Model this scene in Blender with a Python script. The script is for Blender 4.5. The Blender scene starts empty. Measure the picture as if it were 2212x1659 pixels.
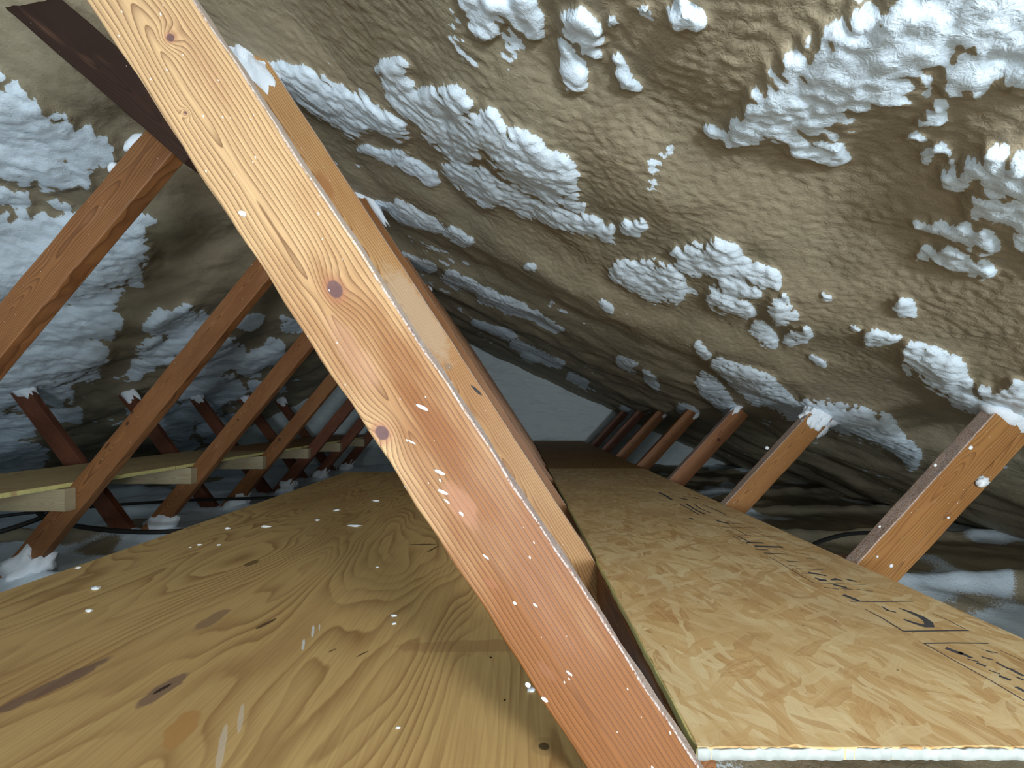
import bpy, math, random
import numpy as np
from mathutils import Vector, Matrix
random.seed(7)
PI = math.pi
# ------------------------------------------------------------------ camera, world, lights
CZ = 0.80                      # camera height above the attic base; all heights below are given relative to the lens
F, VX, VY = 831.0, 1120.0, 890.0   # focal length and vanishing point in pixels of the 2212x1659 frame
sc = bpy.context.scene
cam = bpy.data.objects.new('camera', bpy.data.cameras.new('camera'))
sc.collection.objects.link(cam)
cam.location = (0, 0, CZ); cam.rotation_euler = (PI/2, 0, 0)
cam.data.sensor_width = 36; cam.data.lens = F/2212*36
cam.data.shift_x = -(VX-1106)/2212; cam.data.shift_y = (VY-829.5)/2212
cam.data.clip_start = 0.01
sc.camera = cam
w = bpy.data.worlds.new('world'); sc.world = w; w.use_nodes = True
w.node_tree.nodes['Background'].inputs[0].default_value = (0.75, 0.9, 1.0, 1)
w.node_tree.nodes['Background'].inputs[1].default_value = 0.05
sc.view_settings.view_transform = 'Standard'; sc.view_settings.look = 'None'
sc.view_settings.gamma = 1; sc.view_settings.exposure = -0.1
sc.view_settings.use_curve_mapping = False

def lamp(name, kind, loc, energy, col, **k):
    l = bpy.data.lights.new(name, kind); l.energy = energy; l.color = col
    for a, b in k.items(): setattr(l, a, b)
    o = bpy.data.objects.new(name, l); sc.collection.objects.link(o)
    o.location = (loc[0], loc[1], loc[2]+CZ)
    return o
# hand-held work light just above and right of the lens
lamp('hand_light', 'POINT', (0.42, -0.42, 0.27), 25.0, (1.0, 0.97, 0.93), shadow_soft_size=0.09)
# weak fill light added behind the lens, no lamp of the attic
fl = lamp('back_fill', 'AREA', (0.25, -1.3, -0.24), 3, (0.82, 0.92, 1.0), shape='RECTANGLE', size=0.35, size_y=0.25)
fl.rotation_euler = (math.radians(95), 0, 0)
# second added fill, tipped up to brighten the roof foam
f2 = lamp('roof_fill', 'AREA', (0.55, -1.5, -0.30), 52, (0.84, 0.93, 1.0), shape='RECTANGLE', size=0.35, size_y=0.22)
f2.rotation_euler = (math.radians(122), 0, math.radians(6))
# third added fill, brightens the dim left slope
f3 = lamp('left_fill', 'AREA', (-0.85, -0.8, -0.28), 11, (0.82, 0.92, 1.0), shape='RECTANGLE', size=0.3, size_y=0.2)
f3.rotation_euler = (math.radians(125), 0, math.radians(28))

C = sc.collection
# ------------------------------------------------------------------ helpers
def pix(px, py, d):                       # the point at depth d seen at a pixel (lens-relative height)
    return ((px-VX)/F*d, d, -(py-VY)/F*d)
def deck_pt(px, py, z):                   # where a sight line meets the level z
    d = F*(-z)/(py-VY); return ((px-VX)/F*d, d)
def tag(o, label=None, cat=None, group=None, kind=None):
    if label: o['label'] = label
    if cat: o['category'] = cat
    if group: o['group'] = group
    if kind: o['kind'] = kind
    return o
def mesh_obj(name, verts, faces, mat=None, parent=None, smooth=True):
    me = bpy.data.meshes.new(name); me.from_pydata([tuple(v) for v in verts], [], faces); me.update()
    if smooth:
        me.shade_smooth()
    o = bpy.data.objects.new(name, me); C.objects.link(o)
    if mat: me.materials.append(mat)
    if parent is not None: o.parent = parent
    return o

# ---- numpy noise
def _h(ix, iy, seed):
    n = (ix.astype(np.int64)*374761393 + iy.astype(np.int64)*668265263 + seed*982451653) & 0xffffffff
    n = ((n ^ (n >> 13))*1274126177) & 0xffffffff
    n = ((n ^ (n >> 15))*2246822519) & 0xffffffff
    n = n ^ (n >> 16)
    return (n & 0xffffff)/float(0xffffff)
def vn(x, y, seed=0):
    ix = np.floor(x); iy = np.floor(y); fx = x-ix; fy = y-iy
    out = 0
    ux = fx*fx*fx*(fx*(fx*6-15)+10); uy = fy*fy*fy*(fy*(fy*6-15)+10)
    def g(a, b):
        t = _h(ix+a, iy+b, seed)*2*PI
        return np.cos(t)*(fx-a)+np.sin(t)*(fy-b)
    a = g(0, 0)*(1-ux)+g(1, 0)*ux; b = g(0, 1)*(1-ux)+g(1, 1)*ux
    return (a*(1-uy)+b*uy)*1.5
def wor(x, y, seed=0):
    ix = np.floor(x); iy = np.floor(y)
    f1 = np.full(x.shape, 9.0)
    for a in (-1, 0, 1):
        for b in (-1, 0, 1):
            cx = ix+a; cy = iy+b
            dx = cx+_h(cx, cy, seed)-x; dy = cy+_h(cx, cy, seed+77)-y
            f1 = np.minimum(f1, dx*dx+dy*dy)
    return np.sqrt(f1)
def sst(a, b, x):
    t = np.clip((x-a)/(b-a), 0, 1); return t*t*(3-2*t)

# ---- shader helpers
class NT:
    def __init__(s, name):
        s.m = bpy.data.materials.new(name); s.m.use_nodes = True
        s.t = s.m.node_tree; s.n = s.t.nodes; s.l = s.t.links
        s.b = s.n['Principled BSDF']
    def new(s, typ, **k):
        n = s.n.new(typ)
        for a, b in k.items(): setattr(n, a, b)
        return n
    def put(s, sock, v):
        if v is None: return
        if hasattr(v, 'links') or isinstance(v, bpy.types.NodeSocket): s.l.new(v, sock)
        else:
            if isinstance(v, (tuple, list)) and len(v) == 3 and sock.type == 'RGBA': v = (*v, 1)
            sock.default_value = v
    def math(s, op, a, b=None, c=None, clamp=False):
        n = s.new('ShaderNodeMath', operation=op, use_clamp=clamp)
        s.put(n.inputs[0], a); s.put(n.inputs[1], b); s.put(n.inputs[2], c)
        return n.outputs[0]
    def vm(s, op, a, b=None):
        n = s.new('ShaderNodeVectorMath', operation=op); s.put(n.inputs[0], a); s.put(n.inputs[1], b)
        return n.outputs[0]
    def mix(s, f, a, b, mode='MIX'):
        n = s.new('ShaderNodeMix', data_type='RGBA', blend_type=mode)
        s.put(n.inputs[0], f); s.put(n.inputs[6], a); s.put(n.inputs[7], b); return n.outputs[2]
    def sstep(s, v, a, b, lo=0.0, hi=1.0):
        n = s.new('ShaderNodeMapRange', interpolation_type='SMOOTHSTEP')
        s.put(n.inputs[0], v); n.inputs[1].default_value = a; n.inputs[2].default_value = b
        n.inputs[3].default_value = lo; n.inputs[4].default_value = hi; return n.outputs[0]
    def noise(s, vec, scale, detail=2, rough=0.5, dist=0.0):
        n = s.new('ShaderNodeTexNoise'); s.put(n.inputs['Vector'], vec)
        n.inputs['Scale'].default_value = scale; n.inputs['Detail'].default_value = detail
        n.inputs['Roughness'].default_value = rough; n.inputs['Distortion'].default_value = dist
        return n.outputs[0]
    def voro(s, vec, scale, feat='F1', rnd=1.0):
        n = s.new('ShaderNodeTexVoronoi', feature=feat); s.put(n.inputs['Vector'], vec)
        n.inputs['Scale'].default_value = scale; n.inputs['Randomness'].default_value = rnd
        return n
    def ramp(s, v, stops):
        n = s.new('ShaderNodeValToRGB'); s.put(n.inputs[0], v); e = n.color_ramp.elements
        e[0].position, e[0].color = stops[0][0], (*stops[0][1], 1)
        e[1].position, e[1].color = stops[-1][0], (*stops[-1][1], 1)
        for p, c in stops[1:-1]:
            q = e.new(p); q.color = (*c, 1)
        return n.outputs[0]
    def bump(s, h, strength, dist):
        n = s.new('ShaderNodeBump'); s.put(n.inputs['Height'], h)
        n.inputs['Strength'].default_value = strength; n.inputs['Distance'].default_value = dist
        return n.outputs[0]
    def comb(s, x, y, z=0.0):
        n = s.new('ShaderNodeCombineXYZ'); s.put(n.inputs[0], x); s.put(n.inputs[1], y); s.put(n.inputs[2], z)
        return n.outputs[0]
    def sep(s, v):
        n = s.new('ShaderNodeSeparateXYZ'); s.put(n.inputs[0], v); return n.outputs
    def ell(s, u, v, cx, cy, rx, ry, rot=0.0, warp=None, soft=0.2):
        dx = s.math('SUBTRACT', u, cx); dy = s.math('SUBTRACT', v, cy)
        if rot:
            c, q = math.cos(rot), math.sin(rot)
            a = s.math('ADD', s.math('MULTIPLY', dx, c), s.math('MULTIPLY', dy, q))
            b = s.math('SUBTRACT', s.math('MULTIPLY', dy, c), s.math('MULTIPLY', dx, q))
            dx, dy = a, b
        r = s.math('SQRT', s.math('ADD', s.math('POWER', s.math('ABSOLUTE', s.math('DIVIDE', dx, rx)), 2.0),
                                  s.math('POWER', s.math('ABSOLUTE', s.math('DIVIDE', dy, ry)), 2.0)))
        if warp is not None: r = s.math('ADD', r, warp)
        return r, s.sstep(r, 1.0-soft, 1.0, 1.0, 0.0)

# ------------------------------------------------------------------ materials
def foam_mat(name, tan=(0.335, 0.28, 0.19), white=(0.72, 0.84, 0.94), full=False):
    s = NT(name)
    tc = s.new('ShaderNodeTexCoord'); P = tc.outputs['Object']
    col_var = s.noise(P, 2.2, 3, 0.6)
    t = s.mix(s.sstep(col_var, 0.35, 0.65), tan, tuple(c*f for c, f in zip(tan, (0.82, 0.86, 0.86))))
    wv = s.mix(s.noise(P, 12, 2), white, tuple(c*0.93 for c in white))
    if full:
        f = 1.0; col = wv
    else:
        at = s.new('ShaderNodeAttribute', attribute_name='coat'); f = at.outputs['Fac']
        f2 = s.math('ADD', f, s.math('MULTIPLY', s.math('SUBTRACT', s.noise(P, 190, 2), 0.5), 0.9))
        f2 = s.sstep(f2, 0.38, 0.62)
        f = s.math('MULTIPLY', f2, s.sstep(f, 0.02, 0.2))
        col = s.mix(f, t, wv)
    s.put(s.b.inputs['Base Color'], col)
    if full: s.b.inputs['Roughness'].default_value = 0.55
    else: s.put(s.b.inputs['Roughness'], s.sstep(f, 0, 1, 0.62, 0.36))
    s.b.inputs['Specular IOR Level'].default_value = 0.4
    h = s.math('ADD', s.math('MULTIPLY', s.noise(P, 75, 3, 0.6, 0.6), 1.0), s.math('MULTIPLY', s.noise(P, 260, 2), 0.25))
    s.put(s.b.inputs['Normal'], s.bump(h, 0.55, 0.004))
    return s.m
M_foam = foam_mat('sprayed_foam')
M_foam_far = foam_mat('whitened_foam', white=(0.62, 0.70, 0.72), full=True)
M_cap = foam_mat('white_foam', white=(0.74, 0.80, 0.86), full=True)

def wood_mat(name, pale, mid, dark, freq=260, knots=(), marks=(), dust=0.0, dside=1, speck=0.5, blot=(0.34, 0.16, 0.085), c0=0.016, rough=0.5, x_tint=0.0):
    s = NT(name)
    tc = s.new('ShaderNodeTexCoord'); oi = s.new('ShaderNodeObjectInfo')
    x, y, z = s.sep(tc.outputs['Object'])
    rnd = s.math('MULTIPLY', oi.outputs['Random'], 37.0) if not knots else 3.7
    xs = s.math('ADD', x, rnd)
    lowv = s.comb(s.math('MULTIPLY', xs, 2.6), s.math('MULTIPLY', y, 5.0), s.math('MULTIPLY', z, 4.0))
    n1 = s.noise(lowv, 1.0, 2, 0.5)
    n2 = s.noise(s.comb(s.math('MULTIPLY', xs, 9.0), s.math('MULTIPLY', y, 26.0), s.math('MULTIPLY', z, 20.0)), 1.0, 2)
    depth = s.math('ADD', s.math('MULTIPLY', s.math('SUBTRACT', n1, 0.5), 0.085), s.math('ADD', s.math('MULTIPLY', x, 0.035), c0))
    depth = s.math('SUBTRACT', depth, s.math('MULTIPLY', z, 0.6))
    yy = s.math('ADD', y, s.math('MULTIPLY', s.math('SUBTRACT', n2, 0.5), 0.006))
    yy = s.math('ADD', yy, 0.012)
    R = s.math('SQRT', s.math('ADD', s.math('POWER', yy, 2.0), s.math('POWER', s.math('ABSOLUTE', depth), 2.0)))
    warpn = s.math('MULTIPLY', s.math('SUBTRACT', s.noise(tc.outputs['Object'], 60, 2), 0.5), 0.35)
    kms = []
    for (kx, ky, rx, ry) in knots:
        r, m = s.ell(x, y, kx, ky, rx, ry, 0, warpn, 0.25)
        g = s.math('POWER', 2.718, s.math('MULTIPLY', s.math('MULTIPLY', r, r), -0.16))
        R = s.math('ADD', R, s.math('MULTIPLY', g, 0.013))
        kms.append((r, m))
    ph = s.math('FRACT', s.math('MULTIPLY', R, freq))
    late = s.math('MULTIPLY', s.math('POWER', ph, 3.0), s.sstep(ph, 0.93, 1.0, 1.0, 0.0))
    fib = s.noise(s.comb(s.math('MULTIPLY', xs, 14.0), s.math('MULTIPLY', y, 520.0), s.math('MULTIPLY', z, 520.0)), 1.0, 2, 0.6)
    big = s.noise(s.comb(s.math('MULTIPLY', xs, 3.2), s.math('MULTIPLY', y, 14.0), s.math('MULTIPLY', z, 14.0)), 1.0, 3, 0.6)
    tint_v = s.math('ADD', big, s.math('MULTIPLY', x, x_tint)) if x_tint else big  # shifts the pale-to-mid colour mix along the timber's length
    base = s.mix(s.sstep(tint_v, 0.32, 0.68), pale, mid)
    bl = s.noise(s.comb(s.math('MULTIPLY', xs, 5.0), s.math('MULTIPLY', y, 22.0), 4.2), 1.0, 2)
    base = s.mix(s.sstep(bl, 0.56, 0.78, 0.0, 0.4), base, blot)
    base = s.mix(s.math('MULTIPLY', s.math('SUBTRACT', fib, 0.4), 0.9, clamp=True), base, dark)
    base = s.mix(s.math('MULTIPLY', late, 0.95), base, dark)
    for r, m in kms:
        base = s.mix(s.sstep(r, 1.0, 1.9, 0.45, 0.0), base, (0.30, 0.12, 0.07))
        kc = s.mix(s.noise(tc.outputs['Object'], 120, 3), (0.085, 0.045, 0.045), (0.16, 0.085, 0.075))
        base = s.mix(m, base, kc)
    for (kx, ky, rx, ry, rot, col, st) in marks:
        r, m = s.ell(x, y, kx, ky, rx, ry, rot, s.math('MULTIPLY', warpn, 1.8), 0.4)
        base = s.mix(s.math('MULTIPLY', m, st), base, col)
    # white overspray specks
    pv = s.comb(s.math('MULTIPLY', s.math('ADD', x, s.math('MULTIPLY', y, 0.6)), 0.5), y, z)
    v = s.voro(pv, 95); hit = s.math('MULTIPLY', s.math('LESS_THAN', v.outputs['Distance'], s.math('ADD', 0.02, s.math('MULTIPLY', s.math('POWER', s.sep(v.outputs['Color'])[1], 3.0), 0.12))),
                                     s.math('GREATER_THAN', s.sep(v.outputs['Color'])[0], 1-0.26*speck))
    v2 = s.voro(pv, 190); hit2 = s.math('MULTIPLY', s.math('LESS_THAN', v2.outputs['Distance'], s.math('ADD', 0.04, s.math('MULTIPLY', s.sep(v2.outputs['Color'])[0], 0.12))),
                                        s.math('GREATER_THAN', s.sep(v2.outputs['Color'])[1], 1-0.22*speck))
    hit = s.math('MAXIMUM', hit, hit2)
    base = s.mix(s.math('MULTIPLY', hit, 0.85), base, (0.80, 0.82, 0.80))
    if dust:
        ny = s.sep(tc.outputs['Normal'])[1]
        side = s.sstep(s.math('MULTIPLY', ny, float(dside)), 0.3, 0.7)
        dn = s.noise(tc.outputs['Object'], 420, 3, 0.7)
        dm = s.math('MULTIPLY', s.math('MULTIPLY', side, s.sstep(dn, 0.33, 0.62)), dust)
        base = s.mix(dm, base, (0.62, 0.58, 0.58))
    s.put(s.b.inputs['Base Color'], base)
    s.b.inputs['Roughness'].default_value = rough
    s.b.inputs['Specular IOR Level'].default_value = 0.35
    h = s.math('ADD', s.math('MULTIPLY', late, -0.6), s.math('MULTIPLY', fib, 0.5))
    h = s.math('ADD', h, s.math('MULTIPLY', hit, 1.5))
    s.put(s.b.inputs['Normal'], s.bump(h, 0.35, 0.0012))
    return s.m

def ply_mat(name, pale, dark, marks=(), axis='y', sc_=1.0, red=(0.33, 0.17, 0.07)):
    s = NT(name)
    tc = s.new('ShaderNodeTexCoord'); P = tc.outputs['Object']; x, y, z = s.sep(P)
    if axis == 'x': x, y = y, x
    v = s.comb(s.math('MULTIPLY', x, 4.2*sc_), s.math('MULTIPLY', y, 1.15*sc_), 1.3)
    n = s.noise(v, 1.0, 2.5, 0.42, 0.25)
    wob = s.noise(s.comb(s.math('MULTIPLY', x, 30), s.math('MULTIPLY', y, 14), 0.0), 1.0, 2)
    ph = s.math('FRACT', s.math('ADD', s.math('MULTIPLY', n, 26.0), s.math('MULTIPLY', wob, 0.5)))
    late = s.math('MULTIPLY', s.math('POWER', ph, 2.2), s.sstep(ph, 0.86, 1.0, 1.0, 0.0))
    fade = s.sstep(s.noise(v, 2.3, 2), 0.3, 0.65, 0.15, 1.0)
    base = s.mix(s.math('MULTIPLY', s.math('MULTIPLY', late, fade), 0.95), pale, dark)
    big = s.noise(s.comb(s.math('MULTIPLY', x, 3.0), s.math('MULTIPLY', y, 1.2), 7.0), 1.0, 3, 0.6)
    base = s.mix(s.sstep(big, 0.45, 0.75, 0.0, 0.5), base, red)
    fib = s.noise(s.comb(s.math('MULTIPLY', x, 260), s.math('MULTIPLY', y, 9), 0.0), 1.0, 2)
    base = s.mix(s.math('MULTIPLY', s.math('SUBTRACT', fib, 0.42), 0.8, clamp=True), base, dark)
    w_ = s.math('MULTIPLY', s.math('SUBTRACT', s.noise(P, 45, 3), 0.5), 0.8)
    for (kx, ky, rx, ry, rot, col, st) in marks:
        r, m = s.ell(x, y, kx, ky, rx, ry, rot, w_, 0.25)
        base = s.mix(s.math('MULTIPLY', m, st), base, col)
    s.put(s.b.inputs['Base Color'], base)
    s.b.inputs['Roughness'].default_value = 0.65; s.b.inputs['Specular IOR Level'].default_value = 0.12
    s.put(s.b.inputs['Normal'], s.bump(s.math('ADD', fib, s.math('MULTIPLY', late, -0.6)), 0.22, 0.001))
    return s.m

def osb_mat(name):
    s = NT(name)
    tc = s.new('ShaderNodeTexCoord'); P = tc.outputs['Object']; x, y, z = s.sep(P)
    x = s.math('ADD', x, s.math('MULTIPLY', s.math('SUBTRACT', s.noise(P, 14, 2), 0.5), 0.03))
    y = s.math('ADD', y, s.math('MULTIPLY', s.math('SUBTRACT', s.noise(P, 11, 2), 0.5), 0.05))
    col = None; H = None
    cols = [(0.0, (0.42, 0.22, 0.085)), (0.3, (0.64, 0.41, 0.18)), (0.6, (0.74, 0.54, 0.27)), (1.0, (0.88, 0.76, 0.48))]
    for k, (ang, kx, ky, thr) in enumerate([(0.1, 24, 6, 0), (-0.75, 40, 9, 0.45), (0.5, 34, 7, 0.5), (1.25, 38, 9, 0.62), (-0.25, 60, 9, 0.6), (0.85, 80, 13, 0.7), (0.2, 110, 16, 0.72), (-1.1, 70, 14, 0.8)]):
        c, q = math.cos(ang), math.sin(ang)
        u = s.math('ADD', s.math('MULTIPLY', x, c), s.math('MULTIPLY', y, q))
        v = s.math('SUBTRACT', s.math('MULTIPLY', y, c), s.math('MULTIPLY', x, q))
        vv = s.comb(s.math('MULTIPLY', u, kx), s.math('MULTIPLY', v, ky), k*3.3)
        vo = s.voro(vv, 1.0); vo.voronoi_dimensions = '2D'; vo.distance = 'EUCLIDEAN' if k % 2 else 'CHEBYCHEV'
        r, g, b = s.sep(vo.outputs['Color'])
        fine = s.noise(s.comb(s.math('MULTIPLY', u, 300), s.math('MULTIPLY', v, 9), k), 1.0, 2, 0.6)
        cc = s.ramp(s.math('ADD', s.math('ADD', s.math('MULTIPLY', r, 0.75), 0.12), s.math('MULTIPLY', s.math('SUBTRACT', fine, 0.5), 0.7)), cols)
        if col is None: col, H = cc, r
        else:
            m = s.math('GREATER_THAN', g, thr)
            col = s.mix(s.math('MULTIPLY', m, 0.68), col, cc)
            H = s.math('ADD', s.math('MULTIPLY', H, s.math('SUBTRACT', 1.0, m)), s.math('MULTIPLY', m, b))
    bigc = s.noise(P, 5, 2)
    col = s.mix(s.sstep(bigc, 0.35, 0.7, 0.0, 0.35), col, (0.50, 0.33, 0.16))
    sp = s.voro(P, 60); dk = s.math('MULTIPLY', s.math('LESS_THAN', sp.outputs['Distance'], 0.09), s.math('GREATER_THAN', s.sep(sp.outputs['Color'])[0], 0.86))
    col = s.mix(s.math('MULTIPLY', dk, 0.8), col, (0.08, 0.05, 0.03))
    s.put(s.b.inputs['Base Color'], col)
    s.b.inputs['Roughness'].default_value = 0.5; s.b.inputs['Specular IOR Level'].default_value = 0.2
    s.put(s.b.inputs['Normal'], s.bump(H, 0.3, 0.0012))
    return s.m

def plain(name, col, rough=0.6, nz=0.0, sc_=60):
    s = NT(name); tc = s.new('ShaderNodeTexCoord')
    n = s.noise(tc.outputs['Object'], sc_, 3, 0.6)
    s.put(s.b.inputs['Base Color'], s.mix(s.math('MULTIPLY', n, 1.0), tuple(c*(1-nz) for c in col), tuple(min(1, c*(1+nz)) for c in col)))
    s.b.inputs['Roughness'].default_value = rough
    return s.m
M_ink = plain('stamp_ink', (0.075, 0.075, 0.085), 0.7, 0.5, 220)
M_fleck = plain('white_paint', (0.74, 0.78, 0.80), 0.45, 0.05)
M_cable = plain('black_cable', (0.012, 0.012, 0.012), 0.6, 0.2)
M_edgew = plain('whitewashed_edge', (0.42, 0.45, 0.43), 0.7, 0.35, 70)
M_edgey = plain('raw_board_edge', (0.60, 0.55, 0.22), 0.7, 0.3, 90)

# ------------------------------------------------------------------ roof, walls, floor
RX, RZ, SL = -0.93, 1.035, 0.47
YE = 5.0
def graded(a, b, step, near):             # sample positions, finer near the origin
    out = [a]
    while out[-1] < b: out.append(out[-1] + step*math.sqrt(out[-1]**2+near**2))
    out[-1] = b; return np.array(out)
def capfield(px, py, caps, size=False):
    f = np.full(px.shape, -3.0)
    for (x1, y1, r1, x2, y2, r2) in caps:
        dx, dy = x2-x1, y2-y1; L = dx*dx+dy*dy+1e-6
        t = np.clip(((px-x1)*dx+(py-y1)*dy)/L, 0, 1)
        r = r1+(r2-r1)*t
        g = 1-np.hypot(px-x1-t*dx, py-y1-t*dy)/r
        if size: g = sst(-0.9, 0.8, g)*np.clip(r/36.0, 0.25, 1.2)
        f = np.maximum(f, g)
    return f
RCAPS = [(505,150,18,640,180,28),(640,180,28,765,255,34),(560,200,24,600,215,20),(850,160,26,862,215,22),(885,225,26,960,250,46),
 (800,255,22,860,285,18),(780,322,9,850,345,9),(862,345,14,930,385,14),(950,260,42,1000,330,30),(1000,325,30,1050,262,22),
 (1050,255,20,1062,305,30),(985,368,24,1060,418,30),(1110,340,42,1190,398,45),(1090,425,22,1200,472,20),(1200,472,18,1310,502,16),
 (1012,-10,22,1045,60,24),(1050,20,30,1110,22,18),(1120,20,28,1150,65,22),(1240,55,28,1268,80,26),(1215,100,15,1238,170,25),(1265,108,18,1280,112,12),
 (1335,135,10,1350,182,14),(1350,182,14,1372,190,11),(1318,45,10,1322,50,8),(1470,45,22,1502,52,18),(1466,6,9,1475,12,9),(1395,28,10,1400,30,7),
 (1600,285,30,1750,215,72),(1750,215,72,1900,125,85),(1900,125,85,2050,20,85),(2050,20,95,2260,-50,120),(1720,320,22,1800,335,22),
 (1540,290,14,1580,300,18),(2070,165,40,2200,115,48),(2212,150,40,2260,120,60),(2000,235,8,2030,228,8),(2000,250,9,2035,246,9),(1985,268,9,2025,265,9),(1965,296,8,1985,298,8),
 (1992,342,9,2035,323,12),(2052,350,9,2058,352,8),(2045,395,20,2150,358,26),(2150,400,40,2230,400,50),(2115,450,28,2212,470,40),
 (1985,488,12,2060,505,18),(2060,505,20,2125,522,26),(1985,545,14,2060,560,22),(2060,565,20,2125,590,18),(2200,520,20,2240,530,25),
 (1340,590,22,1430,615,36),(1482,562,26,1560,565,32),(1560,570,22,1665,602,16),(1562,615,14,1625,632,13),(1545,650,20,1608,672,15),(1650,612,14,1670,618,8),
 (1680,678,22,1695,682,18),(1640,712,16,1668,745,14),(1700,732,13,1735,722,14),(1942,664,16,1965,666,12),(1875,732,16,1935,732,8),(1352,494,16,1385,494,12),
 (1975,770,25,2035,812,36),(2035,812,28,2095,830,10),(1955,795,9,1960,803,7),(2060,862,16,2130,880,24),(2130,865,26,2230,885,42),(2150,915,18,2230,915,22),
 (1550,788,15,1640,842,28),(1640,842,26,1700,878,18),(1700,882,18,1800,900,26),(1800,900,26,1900,930,28),(1900,932,20,1970,988,20),(1755,775,7,1780,788,6),
 (1525,832,22,1570,880,14),(1505,745,9,1520,765,10),(868,460,18,940,492,13),(968,500,13,1012,525,11),(845,545,8,930,580,9),(968,598,13,1040,630,10),
 (1048,640,15,1150,682,12),(1150,682,9,1205,712,9),(1030,700,8,1100,722,9),(1110,742,10,1210,790,10),(1140,762,14,1160,768,12),(1338,780,10,1365,792,12),
 (1400,815,9,1415,832,8),(1310,662,9,1315,665,7),(1230,812,8,1265,830,8),(1142,578,9,1155,583,7),(745,395,6,780,470,12),(780,470,12,822,520,7),(1470,880,10,1500,890,6),(1350,890,10,1365,895,8),(820,440,8,860,455,10),
 (1440,605,10,1460,640,8),(1690,640,6,1700,650,6),(1230,440,12,1260,450,8),(930,300,10,960,310,8),(1840,705,5,1850,707,4),(1780,640,5,1790,642,4)]
LCAPS = [(-20,230,55,90,300,50),(90,290,42,205,325,38),(110,370,32,185,385,18),(-10,345,36,60,372,26),(0,425,20,55,432,14),(115,435,8,150,448,8),
 (-20,520,50,90,520,42),(90,540,50,170,500,30),(240,500,26,290,505,22),(300,475,14,330,480,8),(170,620,50,270,560,48),(-10,620,42,100,650,50),(0,565,40,60,575,40),
 (290,600,20,250,560,20),(-20,730,50,120,720,56),(120,700,50,225,700,34),(-20,800,50,130,790,50),(130,790,50,200,770,34),(200,660,30,240,640,20),
 (340,705,22,425,692,26),(330,760,24,420,740,20),(-20,860,30,140,850,22),(120,900,10,165,895,16),(0,920,30,70,920,18),(-20,985,40,80,985,26),
 (300,800,18,345,770,12),(430,800,34,500,765,28),(420,850,30,500,840,24),(380,900,26,450,880,24),(350,925,16,400,930,16),(460,925,24,520,915,12),
 (620,700,14,650,705,12),(300,890,18,330,880,12),(500,700,18,560,690,12),(540,790,24,600,760,16),(560,840,14,600,835,12),(380,970,16,420,960,10)]

def grid_obj(name, X, Y, Z, extra, mat):
    ny, nx = X.shape
    me = bpy.data.meshes.new(name)
    n = nx*ny; co = np.empty((n, 3), np.float32)
    co[:, 0] = X.ravel(); co[:, 1] = Y.ravel(); co[:, 2] = Z.ravel()+CZ
    i = np.arange(n).reshape(ny, nx)
    q = np.stack([i[:-1, :-1], i[:-1, 1:], i[1:, 1:], i[1:, :-1]], -1).reshape(-1, 4)
    me.vertices.add(n); me.vertices.foreach_set('co', co.ravel())
    me.loops.add(q.size); me.loops.foreach_set('vertex_index', q.ravel().astype(np.int32))
    me.polygons.add(len(q)); me.polygons.foreach_set('loop_start', (np.arange(len(q))*4).astype(np.int32))
    me.polygons.foreach_set('loop_total', np.full(len(q), 4, np.int32))
    me.update(calc_edges=True); me.validate(); me.shade_smooth()
    if extra is not None:
        a = me.attributes.new('coat', 'FLOAT', 'POINT'); a.data.foreach_set('value', extra.ravel().astype(np.float32))
    me.materials.append(mat)
    o = bpy.data.objects.new(name, me); C.objects.link(o); o['kind'] = 'structure'
    return o

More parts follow.
